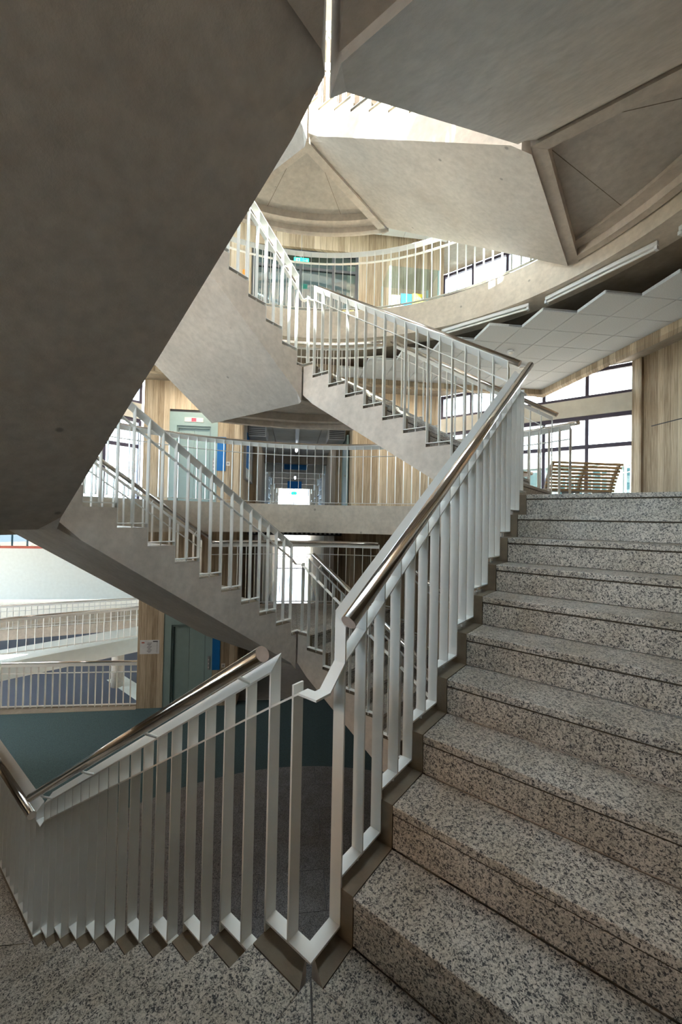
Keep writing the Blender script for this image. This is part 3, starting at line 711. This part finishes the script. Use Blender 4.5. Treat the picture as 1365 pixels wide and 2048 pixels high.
# ------------------------------------------------------------------ lifts
def lift(z, label):
    T = thing('lift_door', label, 'lift', AB @ Matrix.Translation((AF, 2.74, z)), 'lift doors in the board marked wall')   # local y = -b - 2.74
    def b(a0, a1, b0, b1, z0, z1): return BX(a0, a1, -b1-2.74, -b0-2.74, z0, z1)
    obj('frame', BXS([(.02, .3, -.62, -.44, 0, 2.5), (.02, .3, .44, .62, 0, 2.5), (.02, .3, -.44, .44, 2.14, 2.5)]), M_lift, T)
    obj('inner_frame', BXS([(.06, .3, -.44, -.40, 0, 2.14), (.06, .3, .40, .44, 0, 2.14), (.06, .3, -.40, .40, 2.08, 2.14)]), simple('lift_shadow', (.2, .28, .28), .5), T)
    obj('door_leaf', bevel(BX(.12, .16, .002, .40, .01, 2.08), .003), M_lift, T); obj('door_leaf', bevel(BX(.12, .16, -.40, -.002, .01, 2.08), .003), M_lift, T)
    d = obj('display', bevel(BX(.0, .03, -.24, .24, 2.24, 2.36), .004), M_plate, T); obj('digits', BX(-.004, .0, -.06, .06, 2.255, 2.345), M_red, d, label='red lit floor indicator')
    c = obj('call_panel', bevel(BX(.0, .025, -.56, -.50, .95, 1.30), .003), M_grey, T)
    for k in range(3): obj('button', BX(-.006, .0, -.54, -.52, 1.0+k*.1, 1.03+k*.1), M_plate, c)
    obj('sill_plate', BX(-.0, .2, -.44, .44, .0, .012), M_chrome, T)
    obj('back_panel', BX(.3, .34, -.62, .62, 0, 2.56), M_black, T)
    obj('shadow_gap', BXS([(.04, .3, -.62, .62, 2.5, 2.56)]), M_black, T)
lift(1.75, 'grey green lift door with red display on the first floor'); lift(-3.5, 'grey green lift door in shade on the ground floor')
def flat(name, label, cat, a, b0, b1, z0, z1, mat, th=.02, group=None):
    T = obj(name, BX(-th, 0, -(b1-b0)/2, (b1-b0)/2, 0, z1-z0), mat, None, AB @ Matrix.Translation((a, -(b0+b1)/2, z0)))
    return tag(T, label, cat, group)
flat('wall_sign', 'tall blue panel on the wall right of the first floor lift', 'sign', AF, -2.12, -1.90, 2.72, 3.62, M_blue)
flat('wall_sign', 'tall blue panel on the wall right of the ground floor lift', 'sign', AF, -2.12, -1.92, -2.55, -1.62, M_blue)
for z, lb in ((2.86, 'small pale switch plate beside the first floor blue panel'), (-2.5, 'small pale switch plate beside the ground floor blue panel')):
    s1 = thing('switch_plate', lb, 'switch', AB @ Matrix.Translation((AF, 1.83, z))); obj('plate', bevel(BX(-.012, 0, -.05, .05, 0, .11), .003), M_plate, s1); obj('rocker', BX(-.016, -.012, -.025, .025, .03, .08), M_grey, s1)
# unseen fill lamps added behind the beam to brighten the lift wall
for b, lb in ((-2.8, 'added square fill lamp in front of the first floor lift'), (2.8, 'added square fill lamp in front of the wall right of the corridor')):
    T = thing('lift_fill_lamp', lb, 'light', AB @ Matrix.Translation((6.35, -b, 4.93)), 'added fill lamps between the beam and the lift wall')
    obj('housing', bevel(BX(-.3, .3, -.3, .3, .02, .12), .01), M_lampw, T); obj('fill_panel', BX(-.28, .28, -.28, .28, 0, .02), M_liftfill, T)
for i, (a, b) in enumerate(((-6.2, -5.6), (-4.4, -5.6), (-2.4, -5.6), (-2.4, 5.6))):  # unseen lamps, added to throw warm light on the foreground balusters
    T = thing('warm_fill_lamp', 'added warm fill lamp over the first floor right of the stair' if b > 0 else 'added warm fill lamp over the first floor left of the stair, %s from the rear' % ('first', 'second', 'third')[i], 'light', AB @ Matrix.Translation((a, -b, 4.90)), 'added warm fill lamps at the rear of the first floor')
    obj('housing', bevel(BX(-.62, .62, -.32, .32, .02, .15), .01), M_lampw, T); obj('fill_panel', BX(-.6, .6, -.3, .3, 0, .02), M_warmfill, T)
for a, w_ in ((4.6, 'nearer the ramp hall'), (1.6, 'farther from the ramp hall')):  # out of view, added to light the carpet and bounce onto the soffit
    T = thing('hall_fill_lamp', 'added white fill lamp over the ground floor carpet at left, ' + w_, 'light', AB @ Matrix.Translation((a, 6.2, 1.36)), 'added fill lamps over the ground floor')
    obj('housing', bevel(BX(-.62, .62, -.32, .32, .02, .14), .01), M_lampw, T); obj('fill_panel', BX(-.6, .6, -.3, .3, 0, .02), M_hallfill, T)
# notice on the ground floor pier
nt_ = thing('notice', 'printed notice on the concrete pier at lower left', 'notice', AB @ Matrix.Translation((AF, 3.70, -2.10)))
obj('sheet', BX(-.01, 0, -.24, .24, 0, .36), M_paper, nt_)
obj('print', BXS([(-.013, -.01, -.20+.0, -.19+.02, .05+k*.04, .06+k*.04) for k in range(7)]+[(-.013, -.01, -.02-.05*((k*7) % 3)/3, .04+.04*((k*5) % 3)/3, .04+k*.03, .05+k*.03) for k in range(9)]), M_ink, nt_, label='grey printed lines')
obj('logo_band', BX(-.013, -.01, -.2, -.08, .31, .34), M_ink, nt_); obj('red_mark', BX(-.013, -.01, .13, .20, .28, .31), M_red2, nt_)

# ------------------------------------------------------------------ corridor furnishings
for a, lb in ((13.8, 'nearer blue banner hanging in the corridor'), (24.5, 'farther blue banner hanging in the corridor')):
    T = thing('hanging_banner', lb, 'banner', AB @ Matrix.Translation((a, 0, 3.56 if a < 20 else 3.52)), 'blue banners hung along the corridor')
    obj('panel', BX(-.01, .01, -.49, .49, 0, .50), M_blue, T); obj('top_batten', BX(-.02, .02, -.49, .49, .50, .53), M_grey, T)
    obj('hanger', BX(-.005, .005, -.40, -.39, .53, .85), M_grey, T); obj('hanger', BX(-.005, .005, .39, .40, .53, .85), M_grey, T)
for a, z, lb in ((11.2, 3.98, 'nearest lit strip light in the corridor ceiling'), (18.0, 3.6, 'second lit strip light in the corridor')):
    T = thing('strip_light', lb, 'light', AB @ Matrix.Translation((a, 0, z)), 'corridor strip lights')
    obj('housing', BX(-.6, .6, -.06, .06, .04, .10), M_lampw, T); bm = bmesh.new(); tube(bm, [(-.58, 0, .02), (.58, 0, .02)], .02, 10); obj('lamp_tube', bm, M_tube, T)
    obj('suspension', BX(-.01, .01, -.01, .01, .10, CH-z), M_grey, T)
for sg, lb in ((-1, 'dark slatted vent unit hung high on the left of the corridor mouth'), (1, 'dark slatted vent unit hung high on the right of the corridor mouth')):
    T = thing('vent_unit', lb, 'vent', AB @ Matrix.Translation((8.6, -sg*1.14, 3.80)), 'vent units at the corridor mouth')
    obj('casing', bevel(BX(-.45, .45, -.26, .26, 0, .30), .02), M_grey, T)
    for k in range(5): obj('slat', BX(-.465, -.45, -.22, .22, .03+k*.052, .055+k*.052), M_black, T)
    obj('hanger', BX(-.02, .02, -.01, .01, .3, .33), M_grey, T)
# notice board on left corridor wall, with posters
nb_ = thing('display_board', 'large framed display board on the left corridor wall with blue poster', 'notice board', AB @ Matrix.Translation((8.9, 1.47, 2.6)))
obj('board', BX(-1.0, .9, -.05, 0, 0, 1.5), M_plate, nb_)
obj('frame', BXS([(-1.03, -1.0, -.07, 0, -.03, 1.53), (.9, .93, -.07, 0, -.03, 1.53), (-1.0, .9, -.07, 0, -.03, 0), (-1.0, .9, -.07, 0, 1.5, 1.53)]), M_grey, nb_)
obj('poster', BX(-.8, -.2, -.06, -.05, .3, 1.3), M_blue, nb_)
obj('small_poster', BX(.0, .7, -.06, -.05, .7, 1.3), M_tile, nb_)
for k in range(6): obj('leaflet', BX(-.85+.27*k, -.67+.27*k, -.065, -.05, .05, .22), M_whitew, nb_)
dd = thing('glazed_door', 'pale glazed door on the right corridor wall', 'door', AB @ Matrix.Translation((8.6, -1.49, 1.75)))
obj('frame', BXS([(-.5, -.44, 0, .06, 0, 2.2), (.44, .5, 0, .06, 0, 2.2), (-.44, .44, 0, .06, 2.14, 2.2)]), M_lift, dd); obj('leaf', BX(-.44, .44, 0, .04, .02, 2.14), M_lift, dd); obj('handle', BX(-.40, -.30, .04, .10, 1.0, 1.03), M_chrome, dd)
# shelves with black boxes at both sides of the corridor
for sg in (-1, 1):
    T = thing('wall_rack', 'white rack of dark trays along the %s corridor wall' % ('left' if sg < 0 else 'right'), 'shelf', AB @ Matrix.Translation((15.3, -sg*1.28, 1.75)), 'white racks along the corridor')
    for x in (-.7, .7): obj('post', BX(x-.02, x+.02, -.1, .1, 0, 1.7), M_white, T)
    for k in range(4): obj('shelf', BX(-.7, .7, -.1, .1, .25+k*.4, .27+k*.4), M_white, T); obj('tray', BX(-.5, .5, -.09, .09, .28+k*.4, .42+k*.4), M_black, T)
ex = thing('exit_sign', 'small green exit sign over the far corridor doors', 'sign', AB @ Matrix.Translation((33, 0, 3.55))); obj('panel', BX(-.02, .02, -.25, .25, 0, .3), M_green, ex); obj('arrow', BX(-.024, -.02, -.06, .02, .06, .22), M_white, ex)
obj('hanger', BX(-.01, .01, -.01, .01, .3, .87), M_grey, ex)
tr_ = thing('trolley_table', 'small table with orange brown top in the lower corridor at left', 'table', AB @ Matrix.Translation((14.5, 1.0, -3.5)))
obj('table_top', bevel(BX(-.4, .4, -.28, .28, .72, .76), .005), M_wood, tr_)
for x in (-.36, .36):
    for y in (-.24, .24): obj('leg', BX(x-.02, x+.02, y-.02, y+.02, .0, .72), M_black, tr_)
obj('lower_shelf', BX(-.36, .36, -.24, .24, .25, .27), M_grey, tr_)
# lower hall: service duct
dt = thing('ceiling_duct', 'dark perforated cable tray under the balcony at the lower corridor', 'duct', AB @ Matrix.Translation((8.4, 0, 1.0)))
obj('tray', BX(-.15, .15, -1.35, 1.35, 0, .12), M_black, dt)
for k in range(20): obj('rung', BX(-.155, -.15, -1.3+k*.135, -1.24+k*.135, .03, .09), M_grey, dt)
obj('hanger', BX(-.01, .01, -1.2, -1.18, .12, .3), M_grey, dt); obj('hanger', BX(-.01, .01, 1.18, 1.2, .12, .3), M_grey, dt)

# ------------------------------------------------------------------ second floor: exit sign, doorway, display case
e2 = thing('exit_sign', 'green exit sign with running figure above the dark second floor doorway', 'sign', AB @ Matrix.Translation((5.2, .02, 7.00)) @ Matrix.Scale(.56, 4))
obj('panel', bevel(BX(-.02, .02, -.29, .29, 0, .20), .004), M_green, e2)
bm = bmesh.new(); box(bm, -.024, -.02, -.22, -.10, .09, .11); hexa(bm, [(-.024, -.20, .10), (-.02, -.20, .10), (-.02, -.25, .10), (-.024, -.25, .10), (-.024, -.20, .16), (-.02, -.20, .16), (-.02, -.205, .165), (-.024, -.205, .165)]); box(bm, -.024, -.02, -.24, -.2, .06, .14); obj('arrow', bm, M_white, e2)
bm = bmesh.new(); box(bm, -.024, -.02, .06, .2, .03, .17); obj('door_symbol', bm, M_white, e2); bm = bmesh.new(); box(bm, -.027, -.024, .11, .14, .05, .15); box(bm, -.027, -.024, .08, .17, .09, .11); obj('figure_symbol', bm, M_green, e2)
obj('hanger', BX(-.01, .01, -.01, .01, .2, 1.70), M_grey, e2)
d3 = thing('glazed_partition', 'dark glazed double door in the second floor opening', 'door', AB @ Matrix.Translation((5.68, 0, 5.25)))
for y in (-1.29, -.75, 0, .75, 1.05): obj('frame_post', BX(-.03, .03, y, y+.06, 0, 2.34), M_dgrey, d3)
for z in (0, 1.9, 2.28): obj('frame_rail', BX(-.03, .03, -1.29, 1.11, z, z+.06), M_dgrey, d3)
for y, y2 in ((-1.23, -.75), (-.69, 0), (.06, .75), (.81, 1.05)): obj('pane', BX(-.005, .005, y, y2, .06, 2.28), M_tglass, d3)
for yy, hh, mt, lb in ((.95, 1.3, M_orange, 'tall orange post behind the second floor railing at left'), ):
    tag(obj('marker_post', bevel(BX(-.03, .03, -.03, .03, 0, hh), .01), mt, None, AB @ Matrix.Translation((4.9, 1.18, 5.25))), lb, 'post')
tag(obj('waste_bin', bevel(BX(-.12, .12, -.12, .12, 0, .5), .02), M_orange, None, AB @ Matrix.Translation((4.7, -.95, 5.25))), 'small orange bin behind the second floor railing', 'bin')
dc = thing('display_case', 'glass display case with papers on the second floor by the window', 'display case', AB @ Matrix.Translation((4.62, -2.22, 5.16)))
for x in (-.35, .35):
    for y in (-.5, .5): obj('leg', BX(x-.02, x+.02, y-.02, y+.02, .09, 1.35), M_lift, dc)
obj('base_shelf', BX(-.36, .36, -.52, .52, .55, .59), M_plate, dc)
obj('glass_front', BX(-.365, -.36, -.5, .5, .59, 1.35), M_glass, dc); obj('glass_top', BX(-.36, .36, -.52, .52, 1.35, 1.36), M_glass, dc)
for y, mt, h_ in ((.36, M_wood, .28), (.12, M_blue, .32), (-.12, M_yellow, .34), (-.36, M_whitew, .20)):
    p_ = obj('paper_item', BX(-.2, -.18, y-.11, y+.11, .6, .6+h_), mt, dc)
    if mt is M_yellow: obj('printed_marks', BXS([(-.205, -.2, y-.10+.05*k, y-.07+.05*k, .82, .87) for k in range(4)]+[(-.205, -.2, y-.10+.05*k, y-.07+.05*k, .68, .74) for k in range(4)]), M_ink, p_)

# ------------------------------------------------------------------ first floor right: bench, table, lamps, detectors
def bench(x, y, rz, label):
    T = thing('slatted_bench', label, 'bench', Matrix.Translation((x, y, 1.75)) @ Matrix.Rotation(rz, 4, 'Z'))
    n = 9
    for k in range(n):                                    # back slats, curved
        q = k/(n-1); z = .42+.50*q; yy = -.02-.10*q-.12*q*q
        obj('back_slat', bevel(BX(-.75, .75, yy-.012, yy+.012, z-.022, z+.022), .004), M_wood, T)
    for k in range(6): obj('seat_slat', bevel(BX(-.75, .75, .05+k*.075, .05+k*.075+.055, .41, .435), .004), M_wood, T)
    for xx in (-.70, 0.0, .70):
        bm = bmesh.new(); strip(bm, [[(xx-.025, yy-.02, z), (xx-.025, yy+.03, z), (xx+.025, yy+.03, z), (xx+.025, yy-.02, z)] for yy, z in ((.08, 0), (.03, .40), (-.05, .66), (-.21, .94))]); obj('upright', bm, M_grey, T)
        obj('leg', BX(xx-.025, xx+.025, .42, .48, 0, .41), M_grey, T); obj('seat_bearer', BX(xx-.025, xx+.025, .04, .48, .37, .41), M_grey, T)
bench(8.1, .25, -PI*.25, 'curved back wooden slat bench at the head of the steps')
tb = thing('cafe_table', 'pale round topped table left of the slatted bench', 'table', Matrix.Translation((7.3, 1.35, 1.75)))
bm = bmesh.new(); tube(bm, [(0, 0, .70), (0, 0, .73)], .42, 28); obj('table_top', bm, M_wood, tb); bm = bmesh.new(); tube(bm, [(0, 0, .02), (0, 0, .70)], .03, 12); obj('column', bm, M_grey, tb); bm = bmesh.new(); tube(bm, [(0, 0, 0), (0, 0, .02)], .25, 20); obj('foot', bm, M_grey, tb)
cu = thing('cup', 'small white cup on the pale table', 'cup', Matrix.Translation((7.35, 1.20, 2.48))); bm = bmesh.new(); tube(bm, [(0, 0, 0), (0, 0, .09)], .035, 14); obj('cup_body', bm, M_white, cu); bm = bmesh.new(); tube(bm, [(.03, 0, .02), (.06, 0, .03), (.06, 0, .06), (.03, 0, .075)], .006, 6); obj('handle', bm, M_white, cu)
# fluorescent battens under the balcony ring
for i, (d0, d1) in enumerate((((3.09, 2.35), (2.10, 3.30)), ((1.92, 3.44), (.67, 3.96)), ((.45, 4.0), (-.85, 3.96)))):
    p0 = Vector((d0[0], -d0[1], 4.71)); p1 = Vector((d1[0], -d1[1], 4.71)); 
    
    L_ = (p1-p0).length; Mx = AB @ Matrix.Translation((p0+p1)/2) @ Matrix.Rotation(math.atan2(p1.y-p0.y, p1.x-p0.x), 4, 'Z')
    T = thing('batten_light', ('unlit strip light under the balcony ring, nearest the stair railing', 'unlit strip light under the balcony ring, middle one', 'unlit strip light under the balcony ring at the right edge')[i], 'light', Mx, 'strip lights under the balcony ring')
    obj('housing', bevel(BX(-L_/2, L_/2, -.022, .022, -.02, .03), .004), M_lampw, T); bm = bmesh.new(); tube(bm, [(-L_/2+.03, 0, -.05), (L_/2-.03, 0, -.05)], .015, 10); obj('lamp_tube', bm, M_white, T)
    for x in (-L_/2+.015, L_/2-.015): obj('end_cap', BX(x-.015, x+.015, -.03, .03, -.07, -.03), M_lampw, T)
for a, b, rr, lb in ((3.16, 3.63, .055, 'round smoke detector on the ceiling tiles'), (3.75, 4.2, .07, 'flat white sensor on the ceiling tiles behind the handrail tip')):
    T = thing('smoke_detector', lb, 'detector', AB @ Matrix.Translation((a, -b, 4.5)), 'ceiling detectors')
    bm = bmesh.new(); tube(bm, [(0, 0, 0), (0, 0, -.03)], rr, 20); obj('base', bm, M_lampw, T); bm = bmesh.new(); tube(bm, [(0, 0, -.03), (0, 0, -.055)], rr*.65, 20); obj('sensor_head', bm, M_plate, T)

# ------------------------------------------------------------------ straight railings (ramps, lower level, outdoor ramp)
def straight_rail(label, p0, p1, h=1.1, sp=.16, group='railings of the ramps on the lower left', mat=M_white, tubecol=M_chrome, bw=.03):
    p0, p1 = Vector(p0), Vector(p1); d = p1-p0; L_ = Vector((d.x, d.y)).length; sl = d.z/L_
    T = thing('ramp_railing', label, 'railing', Matrix.Translation(p0) @ Matrix.Rotation(math.atan2(d.y, d.x), 4, 'Z'), group)
    def bar(z0, z1, y0=-.025, y1=.025):
        bm = bmesh.new(); strip(bm, [[(s, y0, s*sl+z0), (s, y1, s*sl+z0), (s, y1, s*sl+z1), (s, y0, s*sl+z1)] for s in (0, L_)]); return bm
    obj('base_rail', bar(.04, .06), mat, T); obj('top_rail', bar(h-.06, h), mat, T); obj('middle_rail', bar(h-.24, h-.225), mat, T)
    bm = bmesh.new(); tube(bm, [(0, 0, h+.04), (L_, 0, L_*sl+h+.04)], .024, 10); shade_tube(obj('handrail', bm, tubecol, T, label='polished steel tube'))
    bm = BX(-.005, .005, -bw, bw, 0, h-.06); me = bpy.data.meshes.new('baluster'); bmesh.ops.recalc_face_normals(bm, faces=bm.faces); bm.to_mesh(me); bm.free(); me.materials.append(mat)
    n = int(L_/sp)
    for k in range(n+1): inst('baluster', me, T, Matrix.Translation((k*L_/n, 0, k*L_/n*sl+.0)))
    return T
def P(a, b, z): v = AB @ Vector((a, -b, z)); return tuple(v)
straight_rail('white railing at the edge of the teal carpet on the lower left', P(7.8, -7.35, -3.5), P(7.72, -4.04, -3.5), 1.12, .17)
straight_rail('short end of the white railing turning away at the far left edge', P(6.2, -9.2, -3.5), P(7.75, -7.5, -3.5), 1.12, .17)
straight_rail('bright white railing of the nearer ramp', P(8.38, -9.3, -2.55), P(11.9, -5.0, -2.86), 1.03, .2)
straight_rail('thin pale railing of the farther ramp behind', P(15.3, -15.2, -3.75), P(17.9, -6.4, -3.74), 1.05, .22)
struct('floor_ramp', prism([P(8.38, -9.35, 0)[:2], P(11.9, -5.0, 0)[:2], P(13.1, -5.9, 0)[:2], P(9.6, -10.2, 0)[:2]], -3.35, -2.85), M_whitew)
struct('floor_ramp_far', prism([P(15.2, -15.3, 0)[:2], P(18.0, -6.2, 0)[:2], P(20.5, -6.2, 0)[:2], P(17.7, -15.3, 0)[:2]], -4.2, -3.75), M_ring)
bm = bmesh.new(); tube(bm, [P(13.2, -6.75, -5.2), P(13.2, -6.75, -3.76)], .22, 24); shade_tube(tag(obj('round_column', bm, M_ring), 'round concrete column below the ramp at lower left', 'column'))
straight_rail('white railing of the outdoor ramp behind the right hand windows', (10.9, -.9, 2.1), (11.6, 1.6, 1.75), 1.0, .2, 'railings outside the windows')
straight_rail('white railing outside the left hand windows', (-1.0, 11.2, 1.85), (4.6, 11.4, 1.85), 1.0, .2, 'railings outside the windows')
# outdoor terraces, ground and the neighbouring wing
struct('floor_terrace', BX(9.82, 16, -6, 9, 1.4, 1.7), M_outg); struct('floor_terrace_left', BX(-6, 9, 9.82, 13, 1.4, 1.7), M_outg)
struct('ground_outside', BX(-90, 90, -90, 90, -6.2, -6.0), M_outg)
fb = thing('neighbour_wing', 'grey green neighbouring wing seen through the right hand windows', 'building', Matrix.Translation((19, -1, -6)))
obj('facade', BX(0, 6, -9, 12, 0, 8.1), M_facade, fb); obj('parapet', BX(-.1, 6.1, -9.1, 12.1, 10.0, 10.6), M_whitew, fb)
for k in range(8): f3 = obj('window_frame', BX(-.05, .02, -8.5+k*2.5, -6.5+k*2.5, 8.3, 9.9), M_dgrey, fb); obj('pane', BX(-.06, -.05, -8.4+k*2.5, -6.6+k*2.5, 8.4, 9.8), M_tglass, f3)
obj('window_strip_wall', BX(.02, 6, -9, 12, 8.1, 10), M_facade, fb)
bpy.context.view_layer.update()
